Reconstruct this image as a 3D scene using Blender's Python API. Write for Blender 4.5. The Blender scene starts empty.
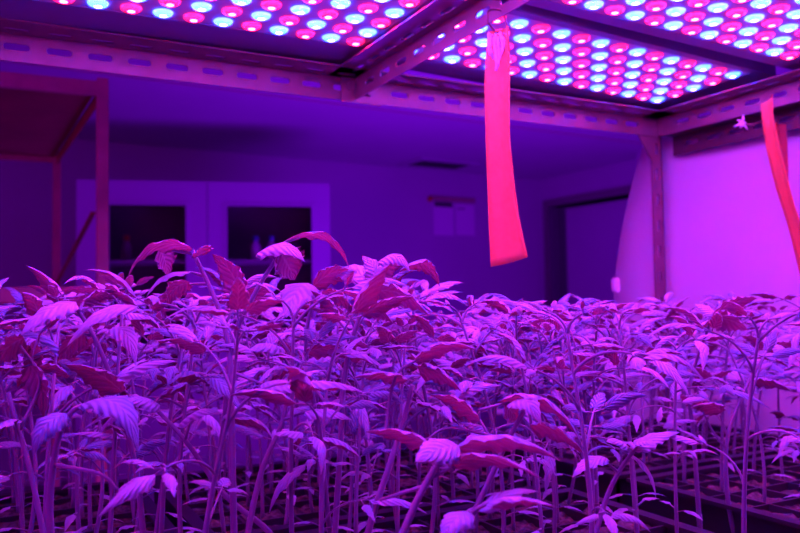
import bpy, bmesh, math, random
from mathutils import Vector, Matrix
R = math.radians
sc = bpy.context.scene
col = sc.collection
# ---------------------------------------------------------------- camera
F_PX = 773.5
yaw, pit, rol = R(27.923), R(2.5865), R(-0.9032)
CAM = Vector((0, 0, 1.35))
FW = Vector((math.sin(yaw)*math.cos(pit), math.cos(yaw)*math.cos(pit), math.sin(pit)))
R0 = Vector((math.cos(yaw), -math.sin(yaw), 0)); U0 = R0.cross(FW)
RT = R0*math.cos(rol) + U0*math.sin(rol); UP = U0*math.cos(rol) - R0*math.sin(rol)
cd = bpy.data.cameras.new('camera'); cam = bpy.data.objects.new('camera', cd); col.objects.link(cam)
M3 = Matrix((RT, UP, -FW)).transposed()
cam.matrix_world = Matrix.Translation(CAM) @ M3.to_4x4()
cd.sensor_width = 36; cd.lens = F_PX/800*36; cd.clip_start = 0.02
cd.dof.use_dof = True; cd.dof.focus_distance = 0.62; cd.dof.aperture_fstop = 8.5
sc.camera = cam
# ---------------------------------------------------------------- world, exposure, light settings
w = bpy.data.worlds.new('world'); sc.world = w; w.use_nodes = True
bg = w.node_tree.nodes['Background']; bg.inputs[0].default_value = (0.24, 0.0, 1.0, 1); bg.inputs[1].default_value = 0.20
sc.view_settings.view_transform = 'Standard'; sc.view_settings.look = 'None'
sc.view_settings.exposure = 0.3; sc.view_settings.gamma = 1; sc.view_settings.use_curve_mapping = False
sc.cycles.use_denoising = True; sc.cycles.max_bounces = 6; sc.cycles.diffuse_bounces = 4
sc.cycles.sample_clamp_indirect = 4; sc.cycles.use_light_tree = True
BLUE = (0.03, 0.02, 1.0); RED = (1.0, 0.012, 0.08)
E_BLUE, E_RED = 68.0, 62.0

def area(name, loc, size, power, color, tgt):
    l = bpy.data.lights.new(name, 'AREA'); l.shape = 'RECTANGLE'; l.size, l.size_y = size; l.energy = power; l.color = color
    o = bpy.data.objects.new(name, l); col.objects.link(o); o.location = loc
    o.rotation_euler = (Vector(tgt)-Vector(loc)).to_track_quat('-Z', 'Y').to_euler(); return o
# added unseen fill lights: one left of the camera, one low behind this rack
area('left_fill_light', (-2.3, .1, 1.5), (1.2, .7), 16, (.8, .004, 1), (.6, 2, 1.6))
area('low_fill_light', (2.6, 3.4, .35), (2.2, 1.2), 60, (.24, .002, 1), (2.6, 3.6, 3))
def ray(x, y): return FW + RT*((x-400)/F_PX) + UP*((266.5-y)/F_PX)
def at(x, y, d): return CAM + ray(x, y)*d            # a point d metres in front of the lens
def atz(x, y, z): r = ray(x, y); return CAM + r*((z-CAM.z)/r.z)

# ---------------------------------------------------------------- materials
def mat(name, color, rough=.6, metal=0, noise=None, bump=0, sheen=0, emis=None, estr=0, alpha=None, spec=.5):
    m = bpy.data.materials.new(name); m.use_nodes = True; nt = m.node_tree; b = nt.nodes['Principled BSDF']
    b.inputs['Base Color'].default_value = (*color, 1); b.inputs['Roughness'].default_value = rough
    b.inputs['Metallic'].default_value = metal; b.inputs['Specular IOR Level'].default_value = spec
    if sheen: b.inputs['Sheen Weight'].default_value = sheen; b.inputs['Sheen Roughness'].default_value = .4
    if noise or bump:
        tc = nt.nodes.new('ShaderNodeTexCoord'); n = nt.nodes.new('ShaderNodeTexNoise'); n.inputs['Detail'].default_value = 5
        n.inputs['Scale'].default_value = noise[0] if noise else 60
        nt.links.new(tc.outputs['Object'], n.inputs['Vector'])
        if noise:
            r = nt.nodes.new('ShaderNodeValToRGB'); r.color_ramp.elements[0].position = .35; r.color_ramp.elements[1].position = .7
            r.color_ramp.elements[0].color = (*color, 1); r.color_ramp.elements[1].color = (*noise[1], 1)
            nt.links.new(n.outputs['Fac'], r.inputs['Fac']); nt.links.new(r.outputs['Color'], b.inputs['Base Color'])
        if bump:
            bp = nt.nodes.new('ShaderNodeBump'); bp.inputs['Strength'].default_value = bump; bp.inputs['Distance'].default_value = .002
            nt.links.new(n.outputs['Fac'], bp.inputs['Height']); nt.links.new(bp.outputs['Normal'], b.inputs['Normal'])
    if emis: b.inputs['Emission Color'].default_value = (*emis, 1); b.inputs['Emission Strength'].default_value = estr
    return m
def leaf_mat(name, top, under, trans, tw=.28):
    m = bpy.data.materials.new(name); m.use_nodes = True; nt = m.node_tree; N = nt.nodes; L = nt.links
    b = N['Principled BSDF']; out = N['Material Output']
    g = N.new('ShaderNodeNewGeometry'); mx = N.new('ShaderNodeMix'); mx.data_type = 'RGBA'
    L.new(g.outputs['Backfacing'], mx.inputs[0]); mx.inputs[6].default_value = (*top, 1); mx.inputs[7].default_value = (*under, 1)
    tc = N.new('ShaderNodeTexCoord'); n = N.new('ShaderNodeTexNoise'); n.inputs['Scale'].default_value = 90; n.inputs['Detail'].default_value = 4
    L.new(tc.outputs['Object'], n.inputs['Vector'])
    mul = N.new('ShaderNodeMix'); mul.data_type = 'RGBA'; mul.blend_type = 'MULTIPLY'; mul.inputs[0].default_value = .2
    L.new(mx.outputs[2], mul.inputs[6]); L.new(n.outputs['Color'], mul.inputs[7])
    # veins kept in the UV map: u along the leaflet, v across it
    uv = N.new('ShaderNodeUVMap'); sp = N.new('ShaderNodeSeparateXYZ'); L.new(uv.outputs[0], sp.inputs[0])
    av = N.new('ShaderNodeMath'); av.operation = 'ABSOLUTE'; L.new(sp.outputs[1], av.inputs[0])
    k = N.new('ShaderNodeMath'); k.operation = 'MULTIPLY_ADD'; k.inputs[1].default_value = -.35; L.new(av.outputs[0], k.inputs[0]); L.new(sp.outputs[0], k.inputs[2])
    k2 = N.new('ShaderNodeMath'); k2.operation = 'MULTIPLY'; k2.inputs[1].default_value = 44; L.new(k.outputs[0], k2.inputs[0])
    si = N.new('ShaderNodeMath'); si.operation = 'SINE'; L.new(k2.outputs[0], si.inputs[0])
    pw = N.new('ShaderNodeMapRange'); pw.inputs[1].default_value = .93; pw.inputs[2].default_value = 1; L.new(si.outputs[0], pw.inputs[0])
    mid = N.new('ShaderNodeMapRange'); mid.inputs[1].default_value = .09; mid.inputs[2].default_value = .03; L.new(av.outputs[0], mid.inputs[0])
    ve = N.new('ShaderNodeMath'); ve.operation = 'MAXIMUM'; L.new(pw.outputs[0], ve.inputs[0]); L.new(mid.outputs[0], ve.inputs[1])
    vc = N.new('ShaderNodeMix'); vc.data_type = 'RGBA'; vc.inputs[7].default_value = (.62, .55, .62, 1)
    vf = N.new('ShaderNodeMath'); vf.operation = 'MULTIPLY'; vf.inputs[1].default_value = .3; L.new(ve.outputs[0], vf.inputs[0]); L.new(vf.outputs[0], vc.inputs[0])
    L.new(mul.outputs[2], vc.inputs[6]); L.new(vc.outputs[2], b.inputs['Base Color'])
    b.inputs['Roughness'].default_value = .42; b.inputs['Sheen Weight'].default_value = .15; b.inputs['Sheen Roughness'].default_value = .3
    b.inputs['Sheen Tint'].default_value = (.9, .9, 1, 1)
    n2 = N.new('ShaderNodeTexNoise'); n2.inputs['Scale'].default_value = 260; L.new(tc.outputs['Object'], n2.inputs['Vector'])
    ad = N.new('ShaderNodeMath'); ad.operation = 'MULTIPLY_ADD'; ad.inputs[1].default_value = .5; L.new(n2.outputs['Fac'], ad.inputs[0]); hs = N.new('ShaderNodeMath'); hs.operation = 'MULTIPLY'; hs.inputs[1].default_value = .22; L.new(si.outputs[0], hs.inputs[0]); L.new(hs.outputs[0], ad.inputs[2])
    bp = N.new('ShaderNodeBump'); bp.inputs['Strength'].default_value = .7; bp.inputs['Distance'].default_value = .0022
    L.new(ad.outputs[0], bp.inputs['Height']); L.new(bp.outputs['Normal'], b.inputs['Normal'])
    tr = N.new('ShaderNodeBsdfTranslucent'); tr.inputs[0].default_value = (*trans, 1); ms = N.new('ShaderNodeMixShader'); ms.inputs[0].default_value = tw
    L.new(b.outputs[0], ms.inputs[1]); L.new(tr.outputs[0], ms.inputs[2]); L.new(ms.outputs[0], out.inputs[0])
    return m
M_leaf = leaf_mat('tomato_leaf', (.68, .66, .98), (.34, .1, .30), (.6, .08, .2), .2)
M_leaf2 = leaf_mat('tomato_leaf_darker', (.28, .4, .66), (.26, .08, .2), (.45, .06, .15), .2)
M_stem = mat('tomato_stem', (.27, .2, .34), .5, noise=(40, (.36, .24, .42)), sheen=.5)
M_steel = mat('slotted_steel', (.25, .12, .15), .36, .1, noise=(30, (.2, .09, .12)), spec=.6)
M_steel_d = mat('old_steel', (.62, .3, .3), .5, 0, noise=(20, (.5, .22, .24)))
M_board = mat('brown_board', (.4, .1, .07), .8, noise=(8, (.3, .08, .05)))
M_pcb = mat('lamp_plate', (.55, .55, .6), .55)
M_frame = mat('lamp_frame', (.22, .17, .3), .5)
M_lensb = mat('blue_lens', (.6, .7, .8), .2, emis=(0.012, .05, 1), estr=16)
M_lensr = mat('red_lens', (.8, .4, .4), .2, emis=(1, .004, .035), estr=5)
M_chipb = mat('blue_chip', (.8, .8, .8), .5, emis=BLUE, estr=E_BLUE*2.4)
M_chipr = mat('red_chip', (.8, .8, .8), .5, emis=RED, estr=E_RED*1.9)
M_sheet = mat('white_foam_sheet', (.7, .7, .74), .6, noise=(3, (.66, .66, .7)))
M_outer = mat('shaded_steel', (.10, .04, .06), .5)  # steel with the inner beam's shade put into its colour
M_tape = mat('sticky_card', (1, .35, .12), .45, noise=(120, (1, .3, .1)), bump=.2)
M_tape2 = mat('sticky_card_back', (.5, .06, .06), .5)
M_plastic = mat('black_tray_plastic', (.045, .04, .05), .35)
M_soil = mat('potting_mix', (.09, .06, .06), .95, noise=(150, (.3, .22, .2)), bump=1)
M_shelf = mat('shelf_plate', (.05, .05, .055), .6)
M_wall = mat('wall_paint', (.68, .68, .7), .9, noise=(2, (.64, .64, .67)))
M_ceil = mat('ceiling_paint', (.62, .62, .64), .9, noise=(1.5, (.57, .57, .6)))
M_floor = mat('floor_tile', (.3, .3, .3), .5, noise=(6, (.26, .26, .27)))
M_cab = mat('cabinet_paint', (.62, .62, .66), .5)
M_dark = mat('dark_interior', (.28, .18, .24), .7)
M_paper = mat('paper', (.98, .98, .98), .6); M_paperd = mat('print_ink', (.1, .07, .1), .8)
M_blue = mat('blue_plastic', (.2, .25, .8), .4)
M_red = mat('red_plastic', (.7, .05, .04), .5)
m = bpy.data.materials.new('cabinet_glass'); m.use_nodes = True; b = m.node_tree.nodes['Principled BSDF']
b.inputs['Transmission Weight'].default_value = 1; b.inputs['Roughness'].default_value = .02; b.inputs['IOR'].default_value = 1.05; b.inputs['Base Color'].default_value = (.75, .7, .75, 1)
M_glass = m

# ---------------------------------------------------------------- helpers
def link(name, me, m, parent=None, smooth=False):
    if m: 
        for k in (m if isinstance(m, (list, tuple)) else [m]): me.materials.append(k)
    if smooth:
        for p in me.polygons: p.use_smooth = True
    o = bpy.data.objects.new(name, me); col.objects.link(o)
    if parent: o.parent = parent
    return o
def obj(name, bm, m, parent=None, smooth=False):
    me = bpy.data.meshes.new(name); bm.to_mesh(me); bm.free(); return link(name, me, m, parent, smooth)
def tag(o, label=None, cat=None, group=None, kind=None):
    if label: o['label'] = label
    if cat: o['category'] = cat
    if group: o['group'] = group
    if kind: o['kind'] = kind
    return o
def empty(name, loc=(0, 0, 0), rz=0):
    o = bpy.data.objects.new(name, None); col.objects.link(o); o.location = loc; o.rotation_euler = (0, 0, rz); o.empty_display_size = .05; return o
def box(bm, x0, x1, y0, y1, z0, z1, bev=0, mi=0):
    r = bmesh.ops.create_cube(bm, size=1, matrix=Matrix.Translation(((x0+x1)/2, (y0+y1)/2, (z0+z1)/2)) @ Matrix.Diagonal((abs(x1-x0), abs(y1-y0), abs(z1-z0), 1)))
    fs = {f for v in r['verts'] for f in v.link_faces}
    for f in fs: f.material_index = mi
    if bev: bmesh.ops.bevel(bm, geom=list({e for v in r['verts'] for e in v.link_edges}), offset=bev, segments=2, affect='EDGES')
    return bm
def obox(name, m, parent, *a, bev=0): return obj(name, box(bmesh.new(), *a, bev=bev), m, parent)
def tube(bm, pts, radii, seg=7, mi=0, cap=True):
    pts = [Vector(p) for p in pts]; rings = []; prev = None
    for i, p in enumerate(pts):
        t = (pts[min(i+1, len(pts)-1)] - pts[max(i-1, 0)]).normalized()
        if prev is None: a = t.orthogonal().normalized()
        else: a = (prev - t*prev.dot(t)).normalized()
        prev = a; b = t.cross(a); r = radii[i] if isinstance(radii, (list, tuple)) else radii
        rings.append([bm.verts.new(p + (a*math.cos(2*math.pi*k/seg) + b*math.sin(2*math.pi*k/seg))*r) for k in range(seg)])
    for r1, r2 in zip(rings, rings[1:]):
        for k in range(seg):
            f = bm.faces.new((r1[k], r1[(k+1) % seg], r2[(k+1) % seg], r2[k])); f.smooth = True; f.material_index = mi
    if cap:
        for rr in (list(reversed(rings[0])), rings[-1]): bm.faces.new(rr).material_index = mi
def smooth_path(pts, n=6):
    pts = [Vector(p) for p in pts]; P = [pts[0]*2-pts[1]] + pts + [pts[-1]*2-pts[-2]]; out = []
    for i in range(1, len(P)-2):
        for k in range(n):
            t = k/n; a, b, c, d = P[i-1:i+3]
            out.append(.5*((2*b) + (c-a)*t + (2*a-5*b+4*c-d)*t*t + (3*b-a-3*c+d)*t**3))
    out.append(pts[-1]); return out

# ---------------------------------------------------------------- room
ang = R(2.9)      # the room is turned a little against the rack
room = Matrix.Rotation(-ang*-1, 4, 'Z')
def place_room(o): o.matrix_world = room @ o.matrix_world; return o
WY = 6.55
place_room(tag(obox('floor', M_floor, None, -6, 9, -3, WY+1.5, -.1, 0), kind='structure'))
place_room(tag(obox('ceiling', M_ceil, None, -6, 9, 1.2, WY+1.5, 2.68, 2.78), kind='structure'))
CH = 2.68; WX = 5.75
D0, D1, DH = 5.05, 6.42, 2.36
place_room(tag(obox('wall_back', M_wall, None, -6, WX+1.6, WY, WY+.15, 0, CH), kind='structure'))
bm = bmesh.new(); box(bm, WX, WX+.15, 1.5, D0, 0, CH); box(bm, WX, WX+.15, D0, D1, DH, CH); box(bm, WX, WX+.15, D1, WY, 0, CH)
place_room(tag(obj('wall_right', bm, M_wall), kind='structure'))
place_room(tag(obox('wall_left', M_wall, None, -4.2, -4.05, -1, WY, 0, CH), kind='structure'))
place_room(tag(obox('wall_corridor', M_wall, None, WX+1.45, WX+1.6, 1.5, WY, 0, CH), kind='structure'))
place_room(tag(obox('trim_1', M_steel_d, None, -4, WX, 4.6, 4.612, CH-.006, CH), kind='structure'))
place_room(tag(obox('trim_2', M_ceil, None, WX-.3, WX, 1.5, 4.9, CH-.28, CH), kind='structure'))
# doorway with a leaf standing ajar
dr = empty('door_1'); tag(dr, kind='structure')
obox('door_frame', M_dark, dr, WX-.03, WX+.17, D1, D1+.07, 0, DH+.07)
obox('door_frame', M_dark, dr, WX-.03, WX+.17, D0-.07, D0, 0, DH+.07)
obox('door_frame', M_dark, dr, WX-.03, WX+.17, D0, D1, DH, DH+.07)
dl = obox('door_leaf', M_wall, dr, WX+.06, WX+.10, D0+.01, D1-.20, .01, DH-.04)
bm = bmesh.new(); tube(bm, [(WX+.06, D1-.27, 1.05), (WX, D1-.27, 1.05), (WX, D1-.39, 1.05)], .011); obj('door_handle', bm, M_steel, dl)
place_room(dr)
# ceiling air vent
v = empty('ceiling_vent', at(438, 161, 1.33/.1775)); v.location.z = 2.68; v.rotation_euler.z = ang; v.scale = (1.15, 1.5, 1)
tag(v, 'long narrow dark air vent set in the ceiling near the wall', 'vent')
obox('backing', M_plastic, v, -.25, .25, -.11, .11, -.012, -.001)
bm = bmesh.new()
for a in ((-.29, .29, -.15, -.11), (-.29, .29, .11, .15), (-.29, -.25, -.11, .11), (.25, .29, -.11, .11)): box(bm, *a, -.022, -.001)
obj('frame', bm, M_ceil, v)
for k in range(4): obox('slat', M_plastic, v, -.25, .25, -.09+k*.05, -.08+k*.05, -.02, -.006)
# notices on the wall
def wallpt(x, y, off=0.0):
    r = ray(x, y); n = room.to_3x3() @ Vector((0, 1, 0)); return CAM + r*((n*(WY-off)-CAM).dot(n)/r.dot(n))
def notice(x0, x1, y0, y1, label, head, spot=False):
    a = wallpt(x0, y1, .006); b_ = wallpt(x1, y0, .006); wd = (b_-a).to_2d().length; hh = b_.z-a.z
    o = empty('paper_notice', a, ang); tag(o, label, 'notice')
    obox('sheet', M_paper, o, 0, wd, -.002, .002, 0, hh)
    if head: obox('printed_band', M_paperd, o, wd*.04, wd*.96, -.004, -.002, hh*.86, hh)
    if spot:
        obox('printed_line', M_paperd, o, .02, wd*.5, -.004, -.002, hh*.84, hh*.87)
notice(434, 453, 203, 235, 'pale paper notice with a dark band across its top on the back wall', True)
notice(456, 474, 205, 235, 'plain paper notice beside the dark-topped one on the back wall', False, True)
a = wallpt(430, 199, .02); b_ = wallpt(475, 203, .02)
nr = empty('notice_rail', a, ang); tag(nr, 'thin dark rail with a red end above the two wall notices', 'rail')
L_ = (b_-a).to_2d().length
obox('rail', M_steel_d, nr, 0, L_, -.012, .012, -.012, .03, bev=.003)
bm = bmesh.new(); bmesh.ops.create_uvsphere(bm, u_segments=12, v_segments=8, radius=.028); obj('end_cap', bm, M_red, nr, True)

# glass-door cabinet
ca = R(-11)
cf = at(76, 179.5, 5.15); c2 = at(330, 194, 5.5)
cw = (c2-cf).to_2d().length; ca = math.atan2(c2.y-cf.y, c2.x-cf.x); ctop = cf.z
cb = empty('glass_door_cabinet', (cf.x, cf.y, 0), ca); tag(cb, 'tall pale cabinet with two framed glass doors against the back wall', 'cabinet')
bm = bmesh.new(); D = .42
box(bm, 0, .02, .02, D, 0, ctop); box(bm, cw-.02, cw, .02, D, 0, ctop); box(bm, 0, cw, .02, D, ctop-.02, ctop); box(bm, 0, cw, .02, D, 0, .08); box(bm, cw/2-.01, cw/2+.01, .02, D, 0, ctop)
obj('body', bm, M_cab, cb); obox('back_panel', M_dark, cb, .02, cw-.02, D-.015, D, .08, ctop-.02)
for z in (.65, 1.05, ctop-.56): obox('shelf', M_cab, cb, .02, cw-.02, .06, D-.02, z, z+.025)
hw = cw/2; sx = cw/254
for k in (0, 1):
    x0, x1 = k*hw+.003, (k+1)*hw-.003; lx = .205 if k == 0 else .13; rx = .14 if k == 0 else .13
    d = empty('door', (0, 0, 0)); d.parent = cb
    bm = bmesh.new(); gz0, gz1 = .95, ctop-.165
    gx0, gx1 = x0+lx, x1-rx
    box(bm, x0, gx0, 0, .02, .09, ctop); box(bm, gx1, x1, 0, .02, .09, ctop); box(bm, gx0, gx1, 0, .02, gz1, ctop); box(bm, gx0, gx1, 0, .02, .09, gz0)
    obj('door_frame', bm, M_cab, d); obox('pane', M_glass, d, gx0, gx1, .009, .013, gz0, gz1)
    bm = bmesh.new()
    for a_ in ((gx0-.02, gx0, gz0-.02, gz1+.02), (gx1, gx1+.02, gz0-.02, gz1+.02)): box(bm, a_[0], a_[1], -.008, 0, a_[2], a_[3])
    box(bm, gx0, gx1, -.008, 0, gz1, gz1+.02); box(bm, gx0, gx1, -.008, 0, gz0-.02, gz0); obj('beading', bm, M_cab, d)
    hx = x1-.05 if k == 0 else x0+.05
    bm = bmesh.new(); tube(bm, [(hx, 0, 1.1), (hx, -.03, 1.1), (hx, -.03, 1.25), (hx, 0, 1.25)], .006); obj('door_handle', bm, M_steel, d)
# jars behind the glass: small, blurred
rj = random.Random(4)
CB = Matrix.Translation((cf.x, cf.y, 0)) @ Matrix.Rotation(ca, 4, 'Z')
jars = [(.3, M_red, 'squat red-lidded bottle'), (.62, M_dark, 'short dark bottle'), (1.18, M_blue, 'first blue-capped bottle'), (1.29, M_blue, 'second blue-capped bottle'), (1.45, M_red, 'slim red bottle')]
words = ['at the left end of the cabinet shelf', 'in the middle behind the left cabinet door', 'left end behind the right cabinet door', 'beside the first one on the cabinet shelf', 'nearest the right cabinet door edge']
for (x, mm, nm), wd in zip(jars, words):
    p = CB @ Vector((x, .16, ctop-.56+.026)); o = empty('bottle', p); tag(o, nm+' '+wd, 'bottle', 'bottles on the cabinet shelf')
    bm = bmesh.new(); tube(bm, [(0, 0, 0), (0, 0, .1), (0, 0, .125), (0, 0, .14)], [.035, .035, .018, .016], 14); obj('body', bm, M_paper if mm is M_blue else M_dark, o)
    bm = bmesh.new(); tube(bm, [(0, 0, .14), (0, 0, .175)], .021, 14); obj('cap', bm, mm, o)

# ---------------------------------------------------------------- slotted angle
def plate(bm, L, H, off=0.012, pitch=.048, sl=.029, sh=.0085, th=.002, M=Matrix(), zc=None):
    """perforated strip: u along L, v across H, thickness th; M takes (u, v, w) to the place"""
    zc = H/2 if zc is None else zc
    n = int((L-off)/pitch)
    def V(u, v, w): return bm.verts.new(M @ Vector((u, v, w)))
    K = 16; faces = []
    for w_, flip in ((0, False), (th, True)):
        def quad(*p):
            vs = [V(a, b_, w_) for a, b_ in p]
            bm.faces.new(list(reversed(vs)) if flip else vs)
        quad((0, 0), (off, 0), (off, H), (0, H)); e = off+n*pitch; quad((e, 0), (L, 0), (L, H), (e, H))
        for i in range(n):
            cx = off+(i+.5)*pitch; ins, outs = [], []
            for k in range(K):
                a = 2*math.pi*k/K; c, s = math.cos(a), math.sin(a)
                r = sh/2; ix = (sl/2-r)*(0 if abs(c) < 1e-6 else 1 if c > 0 else -1)+r*c; iz = r*s
                m_ = max(abs(c), abs(s)); ox, oz = c/m_*pitch/2, s/m_
                oz = oz*(H-zc) if oz > 0 else oz*zc
                ins.append((cx+ix, zc+iz)); outs.append((cx+ox, zc+oz))
            for k in range(K): j = (k+1) % K; quad(outs[k], outs[j], ins[j], ins[k])
            for sx_ in (-1, 1):   # corners left by the ring
                pass
    # slot walls and rims
    for i in range(n):
        cx = off+(i+.5)*pitch; ring = []
        for k in range(K):
            a = 2*math.pi*k/K; c, s = math.cos(a), math.sin(a); r = sh/2
            ring.append((cx+(sl/2-r)*(0 if abs(c) < 1e-6 else 1 if c > 0 else -1)+r*c, zc+r*s))
        for k in range(K):
            j = (k+1) % K; bm.faces.new([V(*ring[k], 0), V(*ring[j], 0), V(*ring[j], th), V(*ring[k], th)])
    for a, b_ in (((0, 0), (L, 0)), ((L, 0), (L, H)), ((L, H), (0, H)), ((0, H), (0, 0))):
        bm.faces.new([V(*a, 0), V(*b_, 0), V(*b_, th), V(*a, th)])
def frame_matrix(o, u, v, w): return Matrix(((u[0], v[0], w[0], o[0]), (u[1], v[1], w[1], o[1]), (u[2], v[2], w[2], o[2]), (0, 0, 0, 1)))
def angle_beam(name, parent, o, u, v1, v2, L, H1, H2, m, **k):
    """L profile: web from o along v1 (H1), flange from o along v2 (H2)"""
    o, u, v1, v2 = Vector(o), Vector(u), Vector(v1), Vector(v2); bm = bmesh.new()
    plate(bm, L, H1, M=frame_matrix(o, u, v1, v2), **k); plate(bm, L, H2, M=frame_matrix(o, u, v2, v1), **k)
    bmesh.ops.remove_doubles(bm, verts=bm.verts, dist=1e-5); bmesh.ops.recalc_face_normals(bm, faces=bm.faces)
    return obj(name, bm, m, parent)
X_, Y_, Z_ = (1, 0, 0), (0, 1, 0), (0, 0, 1)
YB, XR, XC, SZ = 1.04, 1.102, .485, 1.084
BZ = 1.35+.299                              # underside of the beams
rack = empty('slotted_steel_rack', (XR, YB, 0)); tag(rack, 'slotted angle steel growing rack that carries the lamps above the seedlings', 'rack')
def rk(o): o.matrix_parent_inverse = Matrix.Translation((-XR, -YB, 0)); return o
rk(angle_beam('beam', rack, (-.40, YB, BZ+.036), X_, (0, 0, -1), (0, -1, 0), 1.50, .036, .05, M_steel, off=.018, zc=.018))
rk(angle_beam('beam', rack, (XR, -.45, BZ+.036), Y_, (0, 0, -1), (-1, 0, 0), 1.49, .036, .045, M_steel, off=.014, zc=.018))
rk(angle_beam('outer_beam', rack, (XR+.04, -.45, BZ+.006), Y_, (0, 0, -1), (-1, 0, 0), 1.49, .038, .02, M_outer, off=.03, zc=.019))
rk(angle_beam('cross_beam', rack, (XC-.005, -.45, BZ+.036), Y_, (0, 0, -1), (-1, 0, 0), 1.488, .034, .045, M_steel, off=.02, zc=.018))
# end plate that ties cross beam and far beam
bm = bmesh.new(); box(bm, XC-.03, XC+.035, YB-.006, YB-.003, BZ-.003, BZ+.034); tube(bm, [(XC+.015, YB-.012, BZ+.015), (XC+.015, YB-.002, BZ+.015)], .007, 6); tube(bm, [(XC-.016, YB-.012, BZ+.02), (XC-.016, YB-.002, BZ+.02)], .007, 6); rk(obj('joint_plate', bm, M_steel, rack))
rk(angle_beam('post', rack, (XR+.012, YB+.004, 0), Z_, (-1, 0, 0), (0, 1, 0), 2.15, .026, .026, M_steel, off=.02, sl=.022, sh=.006))
bm = bmesh.new(); v_ = [(XR-.002, BZ-.001), (XR-.055, BZ+.01), (XR-.012, BZ-.05)]
f1 = [bm.verts.new((x, YB+.002, z)) for x, z in v_]; f2 = [bm.verts.new((x, YB+.004, z)) for x, z in v_]
bm.faces.new(f1); bm.faces.new(f2[::-1])
for k in range(3): bm.faces.new((f1[k], f1[(k+1) % 3], f2[(k+1) % 3], f2[k]))
rk(obj('corner_gusset', bm, M_steel, rack))
rk(obox('shelf_plate', M_shelf, rack, -.45, XR, -.45, YB, SZ-.02, SZ))
rk(obox('shelf_rim', M_steel, rack, -.45, XR, YB, YB+.004, SZ-.045, SZ+.002))

# white sheet bowed along the rack's end
bm = bmesh.new(); uvn = 28; g = []
def sheet_pt(s, t):
    z = SZ+.001+t*.60
    edge = 1.155+.012*math.sin(t*2.2)-.055*max(0, (t-.35)/.65)**2.2
    y = -.3+s*(edge+.3)
    x = 1.112+.052*t+.018*math.sin(s*math.pi)*(1-t*.3)
    if y > 1.0: x -= (y-1.0)**2*1.6*(1-.3*t)
    return Vector((x, y, z))
for i in range(uvn+1): g.append([bm.verts.new(sheet_pt(i/uvn, j/16)) for j in range(17)])
for i in range(uvn):
    for j in range(16): bm.faces.new((g[i][j], g[i+1][j], g[i+1][j+1], g[i][j+1]))
sh = obj('white_sheet', bm, M_sheet, None, True); tag(sh, 'large bowed white reflective sheet standing against the rack end, glowing pink', 'sheet')
md = sh.modifiers.new('thickness', 'SOLIDIFY'); md.thickness = .003; md.offset = 1
bm = bmesh.new(); pz = 1.35+.035
ep = at(615, 285, 1.47)
box(bm, -.006, .006, -.008, .008, -.014, .014, bev=.003)
cl = obj('clip', bm, M_paper, sh); cl.location = ep+Vector((.002, 0, 0)); cl['label'] = 'small pale plastic clip'

# ---------------------------------------------------------------- lamps
def lens_mesh(name, ml, mc):
    bm = bmesh.new(); seg = 16; rings = []
    prof = [(.0115, 0), (.0115, -.0008), (.0104, -.0026), (.0078, -.0040), (.0044, -.0048)]
    for r, z in prof: rings.append([bm.verts.new((r*math.cos(2*math.pi*k/seg), r*math.sin(2*math.pi*k/seg), z)) for k in range(seg)])
    for a, b_ in zip(rings, rings[1:]):
        for k in range(seg): bm.faces.new((a[k], b_[k], b_[(k+1) % seg], a[(k+1) % seg]))
    top = bm.verts.new((0, 0, -.0050)); r2 = [bm.verts.new((.0032*math.cos(2*math.pi*k/8), .0032*math.sin(2*math.pi*k/8), -.0100)) for k in range(8)]
    # the bright chip in the middle of the optic
    for k in range(seg):
        f = bm.faces.new((rings[-1][k], top, rings[-1][(k+1) % seg])); f.material_index = 0
    bmesh.ops.delete(bm, geom=r2, context='VERTS')
    n0 = len(bm.faces)
    bmesh.ops.create_uvsphere(bm, u_segments=8, v_segments=6, radius=.0052, matrix=Matrix.Translation((0, 0, -.0040)) @ Matrix.Diagonal((1, 1, .3, 1)))
    bm.faces.ensure_lookup_table()
    for f in bm.faces[n0:]: f.material_index = 1
    me = bpy.data.meshes.new(name); bm.to_mesh(me); bm.free(); me.materials.append(ml); me.materials.append(mc)
    for p in me.polygons: p.use_smooth = True
    return me
ME_B, ME_R = lens_mesh('blue_led', M_lensb, M_chipb), lens_mesh('red_led', M_lensr, M_chipr)
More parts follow.
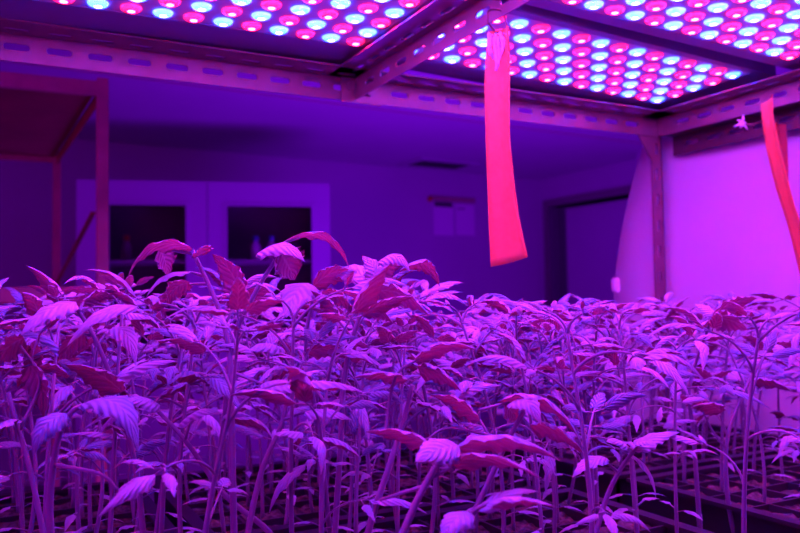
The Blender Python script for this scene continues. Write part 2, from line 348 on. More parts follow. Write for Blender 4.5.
def lamp(label, org, ro, tx, ty, s, ncol, nrow, first_blue, mx=.012, my=.012):
    o = empty('led_grow_lamp', org); tag(o, label, 'grow lamp', 'LED grow lamps over the seedlings')
    up = Vector((-tx, -ty, 1)).normalized(); q = Vector((0, 0, 1)).rotation_difference(up)
    o.rotation_euler = (q.to_matrix() @ Matrix.Rotation(ro, 3, 'Z')).to_euler()
    x0, x1, y0, y1 = -(ncol-1)*s-.018, .018, -(nrow-1)*s-.018, .018
    obox('plate', M_pcb, o, x0, x1, y0, y1, 0, .004)
    bm = bmesh.new(); t = .012
    box(bm, x0-t, x0, y0-t, y1+my, -.001, .024); box(bm, x1, x1+mx, y0-t, y1+my, -.001, .024); box(bm, x0, x1, y0-t, y0, -.001, .024); box(bm, x0, x1, y1, y1+my, -.001, .024)
    obj('housing', box(bm, x0, x1, y0, y1, .012, .024), M_frame, o)
    n = 0; rest = {0: [], 1: []}
    for j in range(nrow):
        for i in range(ncol):
            blue = ((i+j) % 2 == 0) == first_blue; p = (-i*s, -j*s, 0)
            if n < 100:
                e = bpy.data.objects.new('blue_led' if blue else 'red_led', ME_B if blue else ME_R); col.objects.link(e); e.parent = o; e.location = p; n += 1
            else: rest[0 if blue else 1].append(p)
    if rest[0] or rest[1]:
        bm = bmesh.new()
        for k, me in ((0, ME_B), (1, ME_R)):
            for p in rest[k]:
                c0 = len(bm.verts); f0 = len(bm.faces); bm.from_mesh(me); bm.verts.ensure_lookup_table(); bm.faces.ensure_lookup_table()
                for v in bm.verts[c0:]: v.co += Vector(p)
                for f in bm.faces[f0:]: f.material_index += 2*k
        e = obj('led_rows', bm, None, o, True)
        for m_ in (M_lensb, M_chipb, M_lensr, M_chipr): e.data.materials.append(m_)
        e['kind'] = 'stuff'
    return o
U = .3; s_ = .1135*U; ZC = 1.35+.009
kF, kL = 1.075, 1.045
lamp('grow lamp beyond the dark seam, over the far right corner', (3.169*U*kF, 2.986*U*kF, 1.041*U*kF+ZC), .071, -.004, -.035, s_*kF, 15, 5, True, .05, .05)
lamp('grow lamp on the near side of the dark seam, right of the cross beam', (3.387*U, 2.357*U, 1.124*U+ZC), .019, -.024, 0, s_, 16, 17, False, .06, .022)
lamp('grow lamp of blue and red lights left of the steel cross beam', (1.353*U*kL, 2.92*U*kL, 1.072*U*kL+ZC), .024, .019, -.021, s_*kL, 15, 19, False, .02, .085)

# ---------------------------------------------------------------- sticky cards
def card(name, label, rows, m, th=.0012, m2=None, fringe=False):
    """rows: (left point, right point) from top to bottom"""
    bm = bmesh.new(); g = []; n = 6
    for a, b_ in rows:
        mid = (b_-a); nn = mid.cross(Vector((0, 0, 1))).normalized()
        g.append([bm.verts.new(a.lerp(b_, k/n) + nn*(-.006*math.sin(math.pi*k/n))) for k in range(n+1)])
    for r1, r2 in zip(g, g[1:]):
        for k in range(n): bm.faces.new((r1[k], r1[k+1], r2[k+1], r2[k]))
    o = obj(name, bm, m, None, True); md = o.modifiers.new('thickness', 'SOLIDIFY'); md.thickness = th
    tag(o, label, 'sticky card'); return o
def rowsfrom(L, d0, d1):
    ys = []
    L = [(Vector(a), Vector(b_)) for a, b_ in L]; out = []
    n = len(L)
    A = smooth_path([(*l[0], 0) for l in L], 5); B = smooth_path([(*l[1], 0) for l in L], 5); N = len(A)
    for k in range(N):
        t = k/(N-1); out.append((at(A[k].x, A[k].y, d0+(d1-d0)*0), at(B[k].x, B[k].y, d1)))
    return out
c1 = card('sticky_card', 'long bright red sticky card strip hanging from the cross beam', rowsfrom([((488.5, 32), (508, 26)), ((486, 60), (510, 58)), ((485, 90), (510, 88)), ((486, 135), (510, 132)), ((487.5, 180), (514, 178)), ((489, 225), (520, 220)), ((491, 267), (528, 257))], .83, .80), M_tape)
bm = bmesh.new(); rr = random.Random(3)
for k in range(9):
    x = 489+k*2.2; y = 32+rr.random()*6; p = at(x, y, .815)
    ln = 8+rr.random()*26
    pts = [p, at(x+rr.uniform(-2, 3), y+ln*.5, .812), at(x+rr.uniform(-3, 5), y+ln, .812)]
    tube(bm, smooth_path(pts, 4), [.0012+rr.random()*.0012 for _ in range(9)], 6)
obj('crumpled_film', bm, mat('clear_film', (.9, .85, .9), .12, spec=1), None, True)
cf_ = bpy.data.objects['crumpled_film']; cf_.parent = c1
bm = bmesh.new(); hk = at(497, 27, .82); tube(bm, smooth_path([hk+Vector((-.012, 0, .004)), hk+Vector((0, 0, -.006)), hk+Vector((.012, 0, .002)), hk+Vector((.006, 0, .018)), hk+Vector((-.01, 0, .016)), hk+Vector((-.012, 0, .004))], 5), .0011, 6)
obj('wire_tie', bm, M_steel, c1, True)
c2_ = card('sticky_card', 'curved pink-red sticky card strip hanging from the right beam by the white sheet', rowsfrom([((761, 104), (772.5, 94)), ((763, 125), (774, 118)), ((768, 155), (781, 150)), ((777, 190), (788, 180)), ((788, 225), (798, 215)), ((797, 262), (812, 250)), ((806, 300), (828, 290))], 1.20, 1.16), M_tape)
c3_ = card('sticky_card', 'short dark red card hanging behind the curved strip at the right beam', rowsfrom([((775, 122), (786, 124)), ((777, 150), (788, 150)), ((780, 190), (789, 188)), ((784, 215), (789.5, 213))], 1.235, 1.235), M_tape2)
tw = empty('wire_twist', at(741, 124, 1.19)); tag(tw, 'small star-shaped twist of pale wire knotted on the right beam', 'wire')
bm = bmesh.new()
for k, a in enumerate((20, 75, 130, 200, 255, 320)):
    d_ = (RT*math.cos(R(a)) + UP*math.sin(R(a)))*(.008, .014, .009, .012, .007, .013)[k]
    tube(bm, [Vector((0, 0, 0)), d_*.5 + FW*-.004, d_], [.0026, .002, .0012], 6)
bmesh.ops.create_icosphere(bm, subdivisions=2, radius=.0045); obj('wire', bm, mat('pale_wire', (.8, .8, .85), .4), tw, True)
bm = bmesh.new(); tube(bm, [(0, 0, 0), (.03, .0, .002), (.05, 0, .01)], .0014, 6); obj('wire_tail', bm, M_steel, tw, True)

# ---------------------------------------------------------------- neighbouring rack on the left
nf = at(102.5, 90, 1.75); na = R(-14)+0
p0 = at(0, 82, 1.66); nb = at(57, 156, 2.55)
ua = (nf-p0); ua.z = 0; ua.normalize(); va = nb-nf; va.z = 0; Dp = va.length; va.normalize()
r2 = empty('shelving_unit', (nf.x, nf.y, 0)); tag(r2, 'brown metal shelving unit with an empty board shelf, at the left behind the seedlings', 'shelving')
def loc(u, v, z): return Vector((0, 0, z)) + ua*u + va*v
def bar(name, a, b_, wd, ht, m):
    bm = bmesh.new(); d = (b_-a); u = d.normalized(); side = u.cross(Vector((0, 0, 1)))
    side = side.normalized() if side.length > .1 else ua.copy(); upv = side.cross(u)
    vs = []
    for p in (a, b_):
        vs.append([bm.verts.new(p + side*sx*wd/2 + upv*sy*ht/2) for sx, sy in ((-1, -1), (1, -1), (1, 1), (-1, 1))])
    for k in range(4): bm.faces.new((vs[0][k], vs[0][(k+1) % 4], vs[1][(k+1) % 4], vs[1][k]))
    bm.faces.new(vs[0][::-1]); bm.faces.new(vs[1]); bmesh.ops.recalc_face_normals(bm, faces=bm.faces)
    bmesh.ops.bevel(bm, geom=list(bm.edges), offset=.0015, segments=1, affect='EDGES'); return obj(name, bm, m, r2)
tz = nf.z; LN = 1.1
for u, v in ((0, 0), (0, Dp), (-LN, 0), (-LN, Dp)): bar('post', loc(u, v, 0), loc(u, v, tz+.025), .025, .025, M_steel_d)
for z in (tz, at(40, 295, 1.7).z):
    bar('rail', loc(-LN, -.004, z-.0), loc(-.012, -.004, z), .012, .034, M_steel_d)
    bar('rail', loc(-LN, Dp, z), loc(-.012, Dp, z), .012, .03, M_steel_d)
    bar('rail', loc(0, .012, z-.004), loc(0, Dp-.012, z-.004), .006, .03, M_board)
    bm = bmesh.new(); cs = [loc(-LN+.01, .01, z+.002), loc(-.01, .01, z+.002), loc(-.01, Dp-.01, z+.002), loc(-LN+.01, Dp-.01, z+.002)]
    lo = [bm.verts.new(c) for c in cs]; hi = [bm.verts.new(c+Vector((0, 0, .014))) for c in cs]
    bm.faces.new(lo[::-1]); bm.faces.new(hi)
    for k in range(4): bm.faces.new((lo[k], lo[(k+1) % 4], hi[(k+1) % 4], hi[k]))
    obj('board', bm, M_board, r2)
bar('brace', loc(-.006, Dp*.1, 1.35+.22), loc(-.006, Dp*.95, 1.35+.07), .012, .006, M_board)
tb = at(4, 318, 1.85); bz = at(40, 295, 1.7).z+.017
bm = bmesh.new(); tube(bm, [(0, 0, 0), (0, 0, .01), (0, 0, .13), (0, 0, .15), (0, 0, .15), (0, 0, .02)], [.07, .08, .095, .1, .09, .07], 24)
# ---------------------------------------------------------------- trays
trays = {}
TX = {'A': (.672, 1.082), 'B': (.175, .585), 'C': (-.25, .16)}
TY = {'back': (.715, 1.02), 'middle': (.395, .70), 'front': (.075, .38)}
cdesc = {'A': 'beside the white sheet', 'B': 'in the middle run of trays', 'C': 'in the left-hand run of trays'}
TZ = SZ+.051
def make_tray(x0, x1, y0, y1, label):
    o = empty('seedling_tray', ((x0+x1)/2, (y0+y1)/2, SZ)); tag(o, label, 'seed tray', 'seedling trays on the rack shelf')
    W, Dd = (x1-x0)/2, (y1-y0)/2; bm = bmesh.new(); t = .0025
    for a in ((-W+.008, -W+.011, -Dd+.008, Dd-.008), (W-.011, W-.008, -Dd+.008, Dd-.008), (-W+.008, W-.008, -Dd+.008, -Dd+.011), (-W+.008, W-.008, Dd-.011, Dd-.008)): box(bm, *a, .002, .05)
    for a in ((-W, -W+.014, -Dd, Dd), (W-.014, W, -Dd, Dd), (-W+.014, W-.014, -Dd, -Dd+.014), (-W+.014, W-.014, Dd-.014, Dd)): box(bm, *a, .047, .051)
    box(bm, -W+.008, W-.008, -Dd+.008, Dd-.008, 0.0, .003); obj('tray_shell', bm, M_plastic, o)
    bm = bmesh.new(); nx, ny = 8, 6
    for i in range(1, nx): x = -W+2*W*i/nx; box(bm, x-.0015, x+.0015, -Dd+.011, Dd-.011, .01, .048)
    for j in range(1, ny): y = -Dd+2*Dd*j/ny; box(bm, -W+.011, W-.011, y-.0015, y+.0015, .01, .0478)
    obj('cell_dividers', bm, M_plastic, o)
    bm = bmesh.new(); n = 40; q = []; rs = random.Random(int(x0*1000+y0*77))
    for i in range(n+1): q.append([bm.verts.new((-W+.011+(2*W-.022)*i/n, -Dd+.011+(2*Dd-.022)*j/n, .041+rs.uniform(-.003, .004))) for j in range(n+1)])
    for i in range(n):
        for j in range(n): bm.faces.new((q[i][j], q[i+1][j], q[i+1][j+1], q[i][j+1]))
    so = obj('potting_mix', bm, M_soil, o); return o
tl = {('A', 'back'): 'black cell tray in the far corner against the white sheet', ('A', 'middle'): 'black cell tray at the lower right with its rim and a dark gap showing',
      ('A', 'front'): 'black cell tray against the sheet, nearest the open front', ('B', 'back'): 'black cell tray under the far beam, middle run', ('B', 'middle'): 'black cell tray below the tallest middle seedlings',
      ('B', 'front'): 'black cell tray closest to the camera in the middle run', ('C', 'back'): 'black cell tray under the far beam at the left side', ('C', 'middle'): 'black cell tray at the lower left under tall seedlings'}
for (c, r_), lb in tl.items():
    if r_ == 'front': continue
    make_tray(*TX[c], *TY[r_], lb)

# ---------------------------------------------------------------- leaves
def leaflet(bm, p0, p1, width, arch=.15, twist=0, fold=.18, curl=.0, na=16, nb=4, rnd=random, upv=None, teeth=5):
    """toothed lance-shaped blade between two points; arch lifts its middle, twist turns it about its axis"""
    p0, p1 = Vector(p0), Vector(p1); ax = p1-p0; L = ax.length; t = ax.normalized(); up = Vector(upv) if upv else Vector((0, 0, 1))
    side = t.cross(up); side = side.normalized() if side.length > 1e-3 else t.orthogonal().normalized(); nrm = side.cross(t)
    side, nrm = side*math.cos(twist)+nrm*math.sin(twist), nrm*math.cos(twist)-side*math.sin(twist)
    archup = (Vector((0, 0, 1)) - t*t.z); archup = archup.normalized() if archup.length > .05 else nrm
    uvl = bm.loops.layers.uv.verify(); ph = rnd.random()*6; g = []
    for i in range(na+1):
        s = i/na; c = p0.lerp(p1, s) + archup*(arch*L*4*s*(1-s)) ; dt = (ax + archup*(arch*L*4*(1-2*s))).normalized()
        n2 = (nrm - dt*nrm.dot(dt)).normalized()
        wd = width*.5*(math.sin(math.pi*min(1, s**.62*1.0))**.8 if s < 1 else 0)*(1-.25*s)
        tooth = 1 - .36*((s*teeth*1.0) % 1.0) if 0.08 < s < .97 else 1
        row = []
        for j in range(-nb, nb+1):
            v = j/nb; e = abs(v); k = tooth if e == 1 else 1
            zz = -fold*wd*e*e*1.6 + fold*wd*.5*e + .10*wd*math.sin(s*19+ph+(v > 0)*1.7)*e*e - curl*wd*e**3
            row.append((bm.verts.new(c + side*(wd*v*k) + n2*zz), s, v))
        g.append(row)
    for i in range(na):
        for j in range(2*nb):
            q = (g[i][j], g[i][j+1], g[i+1][j+1], g[i+1][j])
            f = bm.faces.new([a[0] for a in q]); f.smooth = True
            if f.normal.length == 0: f.normal_update()
            for lp, a in zip(f.loops, q): lp[uvl].uv = (a[1], a[2])
    return nrm
def flip_up(bm):
    bm.normal_update()
def compound_leaf(rnd, L, droop, size, na=14, nb=3, pairs=1):
    """petiole along +x rising then drooping, end leaflet and side leaflets"""
    bm = bmesh.new(); a0 = rnd.uniform(.35, .9); pts = []; p = Vector((0, 0, 0)); a = a0; n = 8
    for k in range(n+1):
        pts.append(p.copy()); p = p + Vector((math.cos(a), rnd.uniform(-.05, .05), math.sin(a)))*(L/n); a -= droop/n
    tube(bm, pts, [.0013-.0007*k/n for k in range(n+1)], 5, mi=1)
    def tip(pt, d, l, w_, ar, tw): leaflet(bm, pt, pt+d*l, w_, ar, tw, fold=rnd.uniform(.1, .45), curl=rnd.uniform(0, .4), na=na, nb=nb, rnd=rnd, teeth=rnd.choice((4, 5, 6)))
    end = pts[-1]; d = (pts[-1]-pts[-2]).normalized(); d = (d+Vector((0, 0, rnd.uniform(-.5, .25)))).normalized()
    tip(end, d, size*rnd.uniform(.9, 1.15), size*rnd.uniform(.28, .42), rnd.uniform(.08, .26), rnd.uniform(-.3, .3))
    for k in range(pairs):
        c = pts[-1-2*k-(1 if k else 1)]; c = pts[n-1-3*k]
        for sgn in (-1, 1):
            d2 = Vector((.45+rnd.uniform(-.15, .3), sgn*.85, rnd.uniform(-.45, .2))).normalized(); sz = size*rnd.uniform(.6, .9)*(1-.25*k)
            q = c + d2*.008; tube(bm, [c, q], .0007, 4, mi=1); tip(q, d2, sz, sz*rnd.uniform(.28, .42), rnd.uniform(.05, .22), sgn*rnd.uniform(-.2, .5))
    return bm
rv = random.Random(11)
LEAVES = []
for k in range(18):
    pairs = 1 if k % 3 else 2
    bm = compound_leaf(rv, rv.uniform(.035, .065), rv.uniform(.6, 1.4), rv.uniform(.036, .052), pairs=pairs)
    me = bpy.data.meshes.new('leaf'); bm.to_mesh(me); bm.free(); me.materials.append(M_leaf if k % 3 else M_leaf2); me.materials.append(M_stem); LEAVES.append(me)
SMALL = []
for k in range(4):
    bm = compound_leaf(rv, .022, 1.2, .024, na=10, nb=2, pairs=1); me = bpy.data.meshes.new('young_leaf'); bm.to_mesh(me); bm.free(); me.materials.append(M_leaf); me.materials.append(M_stem); SMALL.append(me)
bm = bmesh.new()
tube(bm, [(0, 0, 0), (.012, 0, .004)], .0007, 4, mi=1); leaflet(bm, (.011, 0, .004), (.034, 0, .0), .009, .08, na=8, nb=2, teeth=0.5); COT = bpy.data.meshes.new('cotyledon'); bm.to_mesh(COT); bm.free(); COT.materials.append(M_leaf); COT.materials.append(M_stem)

# ---------------------------------------------------------------- template seedlings
def make_seedling(rnd, H):
    root = empty('tomato_seedling'); lean = rnd.uniform(0, .045); la = rnd.uniform(0, 6.28); n = 8; pts = []
    b1, b2 = rnd.uniform(-.008, .008), rnd.uniform(-.008, .008)
    for k in range(n+1):
        s = k/n; pts.append(Vector((math.cos(la)*lean*s*s + b1*math.sin(s*5), math.sin(la)*lean*s*s + b2*math.sin(s*4), H*s)))
    sp = smooth_path(pts, 2); bm = bmesh.new(); tube(bm, sp, [.0022-.0011*k/(len(sp)-1) for k in range(len(sp))], 7)
    obj('stem', bm, M_stem, root)
    def pos(s): f = s*(len(sp)-1); i = min(int(f), len(sp)-2); return sp[i].lerp(sp[i+1], f-i)
    az = rnd.uniform(0, 6.28); NL = rnd.choice((5, 5, 6))
    for k in range(NL):
        s = .40+.57*(k/(NL-1))**.8; o = bpy.data.objects.new('leaf', rnd.choice(LEAVES)); col.objects.link(o); o.parent = root
        o.location = pos(s); z = az+k*2.4+rnd.uniform(-.3, .3); o.rotation_euler = (rnd.uniform(-.4, .4), rnd.uniform(-.7, .15) if k < NL-2 else rnd.uniform(-.8, -.1), z)
        q = rnd.uniform(.8, 1.1)*(.8 if k == 0 else 1); o.scale = (q, q, q)
    for k in range(2):
        o = bpy.data.objects.new('young_leaf', rnd.choice(SMALL)); col.objects.link(o); o.parent = root; o.location = pos(.99); o.rotation_euler = (0, -.7, az+k*3+1)
    for k in range(2):
        o = bpy.data.objects.new('cotyledon', COT); col.objects.link(o); o.parent = root; o.location = pos(.17+.01*k); o.rotation_euler = (0, rnd.uniform(-.1, .3), az+k*3.14); q = rnd.uniform(.8, 1.2); o.scale = (q, q, q)
    return root
templates = [make_seedling(rv, H) for H in (.195, .2, .185, .205, .19, .21, .18, .2, .195, .175)]
tparts = [list(t.children) for t in templates]
free = list(range(len(templates)))
tmax = [max((ch.matrix_basis @ v.co).z for ch in tp for v in ch.data.vertices) for tp in tparts]
def copy_tree(i):
    t = templates[i]; c = t.copy(); col.objects.link(c)
    for ch in tparts[i]:
        d = ch.copy(); col.objects.link(d); d.parent = c
    return c
plant_label = {
 ('A', 'back'): 'slender seedling in the corner tray by the sheet',
 ('A', 'middle'): 'slender seedling in the tray at the right',
 ('B', 'back'): 'seedling under the far beam, middle tray',
 ('B', 'middle'): 'seedling in the middle tray behind the front stems',
 ('C', 'back'): 'seedling in the far left tray by the cabinet',
 ('C', 'middle'): 'seedling in the near left tray'}
rp = random.Random(7); count = 0
for (c, r_), lb in plant_label.items():
    x0, x1 = TX[c]; y0, y1 = TY[r_]
    for i in range(8):
        for j in range(6):
            x = x0+(x1-x0)*(i+.5)/8+rp.uniform(-.009, .009); y = y0+(y1-y0)*(j+.5)/6+rp.uniform(-.009, .009)
            sc_ = rp.uniform(.88, 1.08); rz = rp.uniform(0, 6.28); ti = rp.randrange(len(templates)); skip = rp.random()
            rel = Vector((x, y, 0)); d = rel.dot(FW.to_2d().to_3d()); lat = rel.dot(R0)
            if d < .44 or abs(lat/d) > .60: continue
            if (d < .60 and skip < .88) or (d < .72 and skip < .35): continue
            if c == 'A' and (skip < (.65 if i > 5 else .42 if d < 1.05 else .3)): continue
            if free and ti in free: free.remove(ti); o = templates[ti]
            else: o = copy_tree(ti)
            # nearer plants get a bit taller growth under the left lamp
            tall = 1.0 + (.10 if (c == 'B' and x < .5 or c == 'C') and d < .95 else 0)
            if y > .7: tall *= .93
            ytop = (262 if lat < -.1*d else 276 if lat < .05*d else 294) + 14*rp.random()      # the canopy's upper line falls to the right
            tall = min(tall*sc_, (CAM.z + (301-ytop)/F_PX*d - SZ-.041)/tmax[ti])/sc_
            o.location = (x, y, SZ+.041); o.rotation_euler.z = rz; o.scale = (sc_, sc_, sc_*tall)
            rowname = ['row farthest from the far beam', 'second row from the near edge', 'third row from the near edge', 'third row from the far edge', 'second row from the far edge', 'row nearest the far beam'][j]
            tag(o, lb + ', ' + rowname, 'seedling', 'tomato seedlings ' + cdesc[c] + (' at the back' if r_ == 'back' else '')); count += 1
for i in free:
    for ch in tparts[i]: bpy.data.objects.remove(ch)
    bpy.data.objects.remove(templates[i])
print('seedlings', count)

# ---------------------------------------------------------------- single plants that stand out in front
rh = random.Random(5)
def hero(label, stem, leaves, r=.003, sd=.6, cot=False):
    """stem: (x, y, depth) marks from low to high, carried on down to the soil; leaves: attachment, rachis marks and blades"""
    pts = [at(*p) for p in stem]; base = pts[0].copy(); lo = pts[0]-pts[1]; lo.normalize(); k = (base.z-(SZ+.041))
    foot = Vector((base.x, base.y, SZ+.041)) + Vector((lo.x, lo.y, 0))*min(.05, k*.35)
    root = empty('tomato_seedling', foot); tag(root, label, 'seedling')
    full = ([foot, (foot+base)/2+Vector((lo.x, lo.y, 0))*.0] if k > .02 else [foot]) + pts
    sp = smooth_path([p-foot for p in full], 5); bm = bmesh.new(); n = len(sp)-1
    tube(bm, sp, [r*(1-.5*(i/n)) for i in range(n+1)], 10)
    # fine hairs along the stem
    for i in range(int(n*16)):
        f = rh.random()*n; a = int(f); 
        if a >= n: continue
        c = sp[a].lerp(sp[a+1], f-a); t = (sp[a+1]-sp[a]).normalized(); o_ = Vector((rh.gauss(0, 1), rh.gauss(0, 1), rh.gauss(0, 1))); o_ = (o_-t*o_.dot(t)).normalized(); rr_ = r*(1-.5*f/n)
        v = [bm.verts.new(c+o_*rr_*.8+t*.00012), bm.verts.new(c+o_*rr_*.8-t*.00012), bm.verts.new(c+o_*(rr_+.0013))]; bm.faces.new(v)
    obj('stem', bm, M_stem, root)
    for lf in leaves:
        bm = bmesh.new()
        if lf.get('p'):
            pp = smooth_path([at(*q)-foot for q in lf['p']], 5); m_ = len(pp)-1
            tube(bm, pp, [(lf.get('pr', .0014))*(1-.4*i/m_) for i in range(m_+1)], 7, mi=1)
        for b_ in lf['b']:
            x0, y0, d0, x1, y1, d1, wd = b_[:7]; arch = b_[7] if len(b_) > 7 else .12; tws = (b_[8] if len(b_) > 8 else 0)*(-1 if x1 > x0 else 1)
            leaflet(bm, at(x0, y0, d0)-foot, at(x1, y1, d1)-foot, wd, arch, tws, fold=rh.uniform(.1, .3), curl=rh.uniform(0, .25), na=24, nb=5, rnd=rh, teeth=6)
        o = obj('leaf', bm, None, root); o.data.materials.append(lf.get('m', M_leaf)); o.data.materials.append(M_stem)
    return root
D = .62
hero('tall seedling at far left whose split top bends over in four long leaves',
  [(143, 533, .60), (136, 470, .60), (120, 405, .60), (98, 345, .59), (76, 307, .58)], [
  dict(b=[(76, 302, .58, 20, 336, .55, .030, .12, .35)]),
  dict(p=[(82, 316, .585), (72, 312, .58)], b=[(73, 312, .58, 33, 368, .56, .022, .22, -.3)]),
  dict(p=[(79, 311, .58), (84, 302, .585)], b=[(83, 304, .585, 116, 299, .60, .017, .22, -.9)]),
  dict(p=[(92, 335, .59), (84, 334, .585)], b=[(84, 334, .585, 60, 368, .59, .020, .12, -.8)]),
  dict(p=[(98, 345, .59), (108, 330, .6)], b=[(108, 330, .60, 136, 366, .57, .022, .25, .4)]),
  dict(p=[(128, 385, .60), (110, 384, .59)], b=[(122, 392, .59, 64, 364, .55, .028, .08, -.5)])])
hero('tallest seedling left of centre with a thick stem and a crested leaf bent leftwards',
  [(234, 533, .56), (232, 440, .56), (231, 370, .565), (224, 325, .57), (211, 290, .575), (196, 258, .58)], [
  dict(b=[(193, 249, .58, 127, 279, .56, .028, .26, -.35)], p=[(197, 262, .58), (193, 249, .58)]),
  dict(b=[(160, 248, .585, 169, 276, .60, .026, .05, -1.2)], p=[(194, 254, .58), (160, 248, .585)]),
  dict(b=[(199, 256, .58, 205, 246, .56, .02, .1, .4)]),
  dict(p=[(204, 276, .58), (190, 272, .59)], b=[(190, 272, .585, 146, 298, .57, .017, .18, .2)]),
  dict(p=[(208, 284, .58), (190, 284, .60)], b=[(190, 282, .60, 167, 308, .6, .02, .2, -.9)]),
  dict(p=[(224, 325, .57), (240, 300, .58)], b=[(240, 300, .58, 212, 254, .58, .026, .12, -1.2)]),
  dict(p=[(229, 350, .565), (205, 352, .56)], b=[(205, 352, .56, 165, 340, .54, .022, .12, -.4)]),
  dict(p=[(232, 372, .565), (262, 384, .56)], b=[(262, 384, .56, 300, 392, .54, .026, .1, .3)])])
hero('seedling lifting a folded triangular leaf and a long arched one before the glass door',
  [(205, 533, .64), (222, 440, .625), (233, 345, .61), (254, 295, .60), (277, 258, .60)], [
  dict(b=[(257, 254, .605, 305, 262, .58, .026, .2, .5)], p=[(277, 258, .60), (264, 254, .60)]),
  dict(b=[(280, 252, .60, 295, 280, .615, .036, .03, -1.25)]),
  dict(p=[(281, 256, .60), (283, 244, .60), (300, 238, .60)], b=[(283, 242, .60, 350, 270, .62, .022, .3, -.25)]),
  dict(p=[(262, 283, .60), (245, 290, .61)], b=[(246, 290, .61, 258, 312, .62, .03, .03, -1.2)])])
hero('seedling at centre left with a pale downward leaf beside a long red-backed one',
  [(330, 533, .66), (318, 430, .65), (306, 350, .64), (312, 300, .63)], [
  dict(b=[(308, 283, .62, 286, 318, .58, .036, .12, .2)]),
  dict(p=[(312, 300, .63), (314, 286, .63)], b=[(313, 287, .63, 368, 281, .62, .024, .22, -.8)]),
  dict(b=[(322, 292, .64, 355, 316, .63, .022, .2, -.9)]),
  dict(p=[(307, 340, .64), (290, 335, .62)], b=[(290, 335, .62, 265, 365, .6, .022, .2, -.5)]),
  dict(p=[(308, 345, .64), (330, 350, .62)], b=[(330, 350, .62, 384, 368, .58, .03, .1, -.3)])])
hero('seedling in the centre carrying a domed leaf against the dark wall',
  [(335, 533, .60), (341, 440, .60), (344, 380, .60), (355, 330, .60), (372, 288, .60)], [
  dict(b=[(376, 281, .60, 408, 262, .63, .03, .15, -.9)], p=[(373, 286, .60), (376, 279, .60)]),
  dict(b=[(374, 281, .60, 362, 256, .60, .026, .2, .9)]),
  dict(b=[(378, 262, .59, 410, 272, .58, .02, .3, .6)]),
  dict(p=[(370, 292, .60), (378, 294, .60)], b=[(377, 291, .60, 430, 316, .57, .028, .12, -.9)]),
  dict(p=[(369, 294, .60), (352, 278, .61)], b=[(370, 282, .61, 325, 276, .64, .024, .14, .8)]),
  dict(p=[(361, 315, .60), (368, 312, .6)], b=[(368, 311, .60, 394, 324, .58, .02, .15, -.9)]),
  dict(p=[(372, 286, .60), (398, 276, .63)], b=[(400, 270, .63, 440, 287, .66, .022, .28, -.5)]),
  dict(p=[(352, 338, .60), (338, 320, .6)], b=[(340, 320, .60, 310, 290, .60, .02, .1, -.7)])])
hero('seedling near the bottom centre with a pale lobed leaf facing the camera',
  [(395, 560, .44), (415, 505, .45), (438, 462, .46), (441, 452, .46)], [
  dict(b=[(459, 446, .46, 415, 462, .42, .024, .05, .75)]),
  dict(p=[(430, 478, .46), (455, 466, .46)], b=[(450, 466, .46, 545, 481, .42, .022, .14, -.6)]),
  dict(p=[(436, 465, .46), (450, 448, .47)], b=[(455, 448, .47, 562, 462, .45, .026, .16, -.55)]),
  dict(p=[(425, 486, .455), (380, 500, .47)], b=[(438, 450, .47, 365, 432, .48, .022, .1, -.7)])])
hero('low seedling at bottom centre with a long narrow leaf nearly level',
  [(425, 560, .42), (455, 525, .42), (470, 512, .42)], [
  dict(p=[(455, 525, .42), (480, 507, .42), (500, 502, .42)], b=[(486, 506, .42, 558, 508, .40, .018, .12, -.4)]),
  dict(b=[(480, 512, .42, 540, 492, .46, .016, .1, .1)]),
  dict(b=[(470, 512, .42, 440, 545, .40, .02, .15, .3)])])
hero('seedling right of centre under a broad arched leaf with a dark-edged one below',
  [(450, 560, .54), (480, 500, .545), (508, 440, .55), (528, 405, .55)], [
  dict(p=[(480, 410, .55), (510, 402, .55)], b=[(500, 401, .55, 582, 444, .52, .03, .24, -.55)]),
  dict(b=[(510, 403, .54, 541, 425, .51, .022, .25, .5)]),
  dict(p=[(508, 440, .55), (450, 428, .56), (420, 445, .55)], b=[(530, 425, .55, 585, 455, .53, .026, .16, -.7)]),
  dict(b=[(505, 402, .55, 516, 420, .57, .024, .02, -1.2)]),
  dict(p=[(500, 455, .55), (480, 420, .56)], b=[(480, 420, .56, 430, 395, .57, .026, .12, -.7)])])
hero('seedling toward the right bottom with a pale outstretched leaf lit along its top',
  [(590, 560, .60), (604, 505, .61), (620, 470, .615), (637, 447, .62)], [
  dict(b=[(632, 450, .62, 680, 432, .63, .022, .08, .35)]),
  dict(b=[(630, 448, .62, 606, 442, .60, .018, .1, .5)]),
  dict(p=[(618, 472, .615), (606, 462, .61)], b=[(607, 458, .61, 572, 478, .58, .018, .1, .35)]),
  dict(b=[(634, 447, .62, 656, 446, .59, .02, .12, .2)])])
hero('seedling at far left bottom whose stalk arches over into a dark crinkled hanging leaf',
  [(52, 560, .50), (50, 500, .50), (58, 440, .50), (72, 412, .50), (88, 404, .5)], [
  dict(m=M_leaf2, b=[(82, 404, .50, 138, 452, .48, .03, .3, .3)]),
  dict(m=M_leaf2, b=[(66, 413, .50, 33, 456, .48, .022, .2, .5)]),
  dict(p=[(56, 465, .50), (100, 474, .49), (118, 490, .49)], b=[(118, 490, .49, 156, 478, .48, .018, .08, .5)])])
hero('seedling cut by the left edge with a broad red-backed leaf',
  [(48, 560, .56), (30, 470, .56), (8, 392, .56)], [
  dict(p=[(20, 430, .56), (40, 380, .57), (20, 345, .57)], b=[(24, 338, .57, -12, 372, .55, .034, .1, -.9)]),
  dict(p=[(6, 390, .56), (14, 380, .56)], b=[(30, 365, .57, 44, 418, .57, .03, .1, -1.0)]),
  dict(b=[(8, 424, .56, -14, 440, .52, .026, .1, -.6)])])
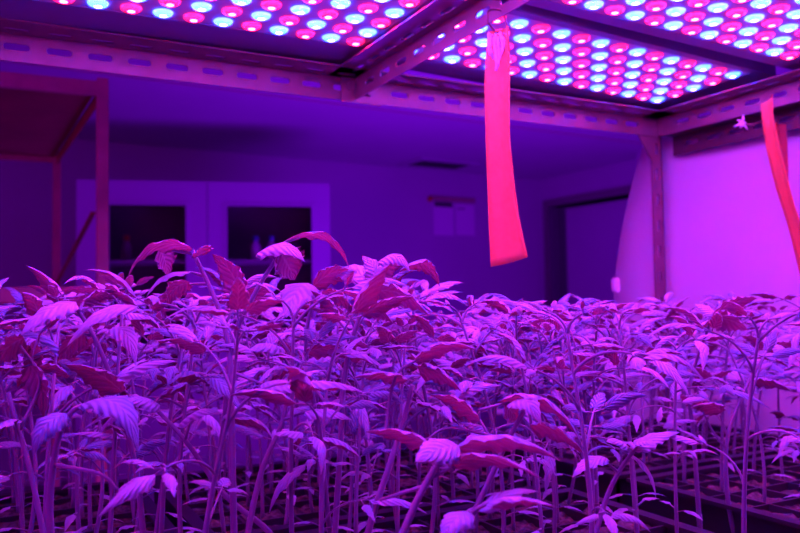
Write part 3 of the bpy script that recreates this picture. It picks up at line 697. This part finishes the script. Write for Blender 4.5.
hero('seedling with a thick diagonal stalk crossing behind the crested-leaf plant',
  [(270, 533, .60), (225, 495, .60), (185, 440, .60), (152, 405, .60)], [
  dict(b=[(160, 405, .60, 122, 402, .57, .022, .1, .5)]),
  dict(p=[(185, 440, .60), (190, 424, .59)], b=[(180, 424, .59, 222, 414, .56, .02, .12, .4)]),
  dict(p=[(152, 405, .60), (165, 392, .61)], b=[(160, 396, .61, 207, 380, .62, .02, .1, -.4)])])
hero('thin seedling right of centre-left leaning left with a spread of level leaves',
  [(248, 533, .58), (262, 470, .59), (283, 420, .60), (292, 365, .61)], [
  dict(p=[(292, 372, .61), (280, 350, .6)], b=[(282, 348, .60, 248, 352, .57, .026, .12, .2)]),
  dict(p=[(291, 378, .61), (305, 352, .61)], b=[(306, 352, .61, 354, 352, .60, .022, .08, -.7)]),
  dict(b=[(290, 368, .61, 262, 388, .60, .022, .14, -.4)]),
  dict(p=[(283, 420, .60), (305, 412, .59)], b=[(305, 412, .59, 352, 420, .57, .02, .08, .3)])])
hero('upright seedling with level leaves just right of the centre stem',
  [(368, 533, .52), (388, 470, .53), (404, 420, .54), (412, 385, .54)], [
  dict(p=[(385, 440, .53), (395, 378, .54), (420, 358, .54)], b=[(414, 362, .54, 478, 350, .53, .022, .18, -.5)]),
  dict(b=[(418, 368, .54, 462, 392, .52, .024, .14, -.8)]),
  dict(b=[(408, 380, .54, 352, 378, .53, .024, .1, -.4)])])
hero('slim seedling before the pink sheet with a dark leaf pointing up and right',
  [(700, 533, 0.80), (694, 440, 0.80), (690, 385, 0.80), (712, 318, 0.79)], [
  dict(b=[(712, 314, .79, 758, 298, .80, .028, .06, -.9)]),
  dict(b=[(712, 318, .79, 748, 330, .77, .036, .1, -.9)]),
  dict(p=[(708, 328, 0.79), (712, 318, .785)], b=[(708, 325, .79, 672, 345, .77, .034, .12, -.5)]),
  dict(b=[(714, 315, .79, 694, 304, .80, .02, .1, .6)])])
hero('dark-stemmed seedling at the right that forks low and tops out in thin level leaves',
  [(738, 548, .80), (728, 500, .80), (727, 440, .80), (745, 390, .81), (768, 350, .82)], [
  dict(b=[(768, 350, .82, 805, 343, .80, .024, .1, -.7)]),
  dict(b=[(766, 348, .82, 740, 336, .83, .024, .14, -.6)]),
  dict(p=[(727, 450, .80), (712, 430, .8), (700, 405, .8)], b=[(700, 405, .80, 678, 396, .79, .022, .1, -.5)]),
  dict(p=[(728, 438, .80), (720, 415, .8)], b=[(722, 412, .80, 690, 408, .78, .026, .12, -.6)]),
  dict(b=[(752, 380, .81, 792, 392, .79, .024, .14, -.6)])])
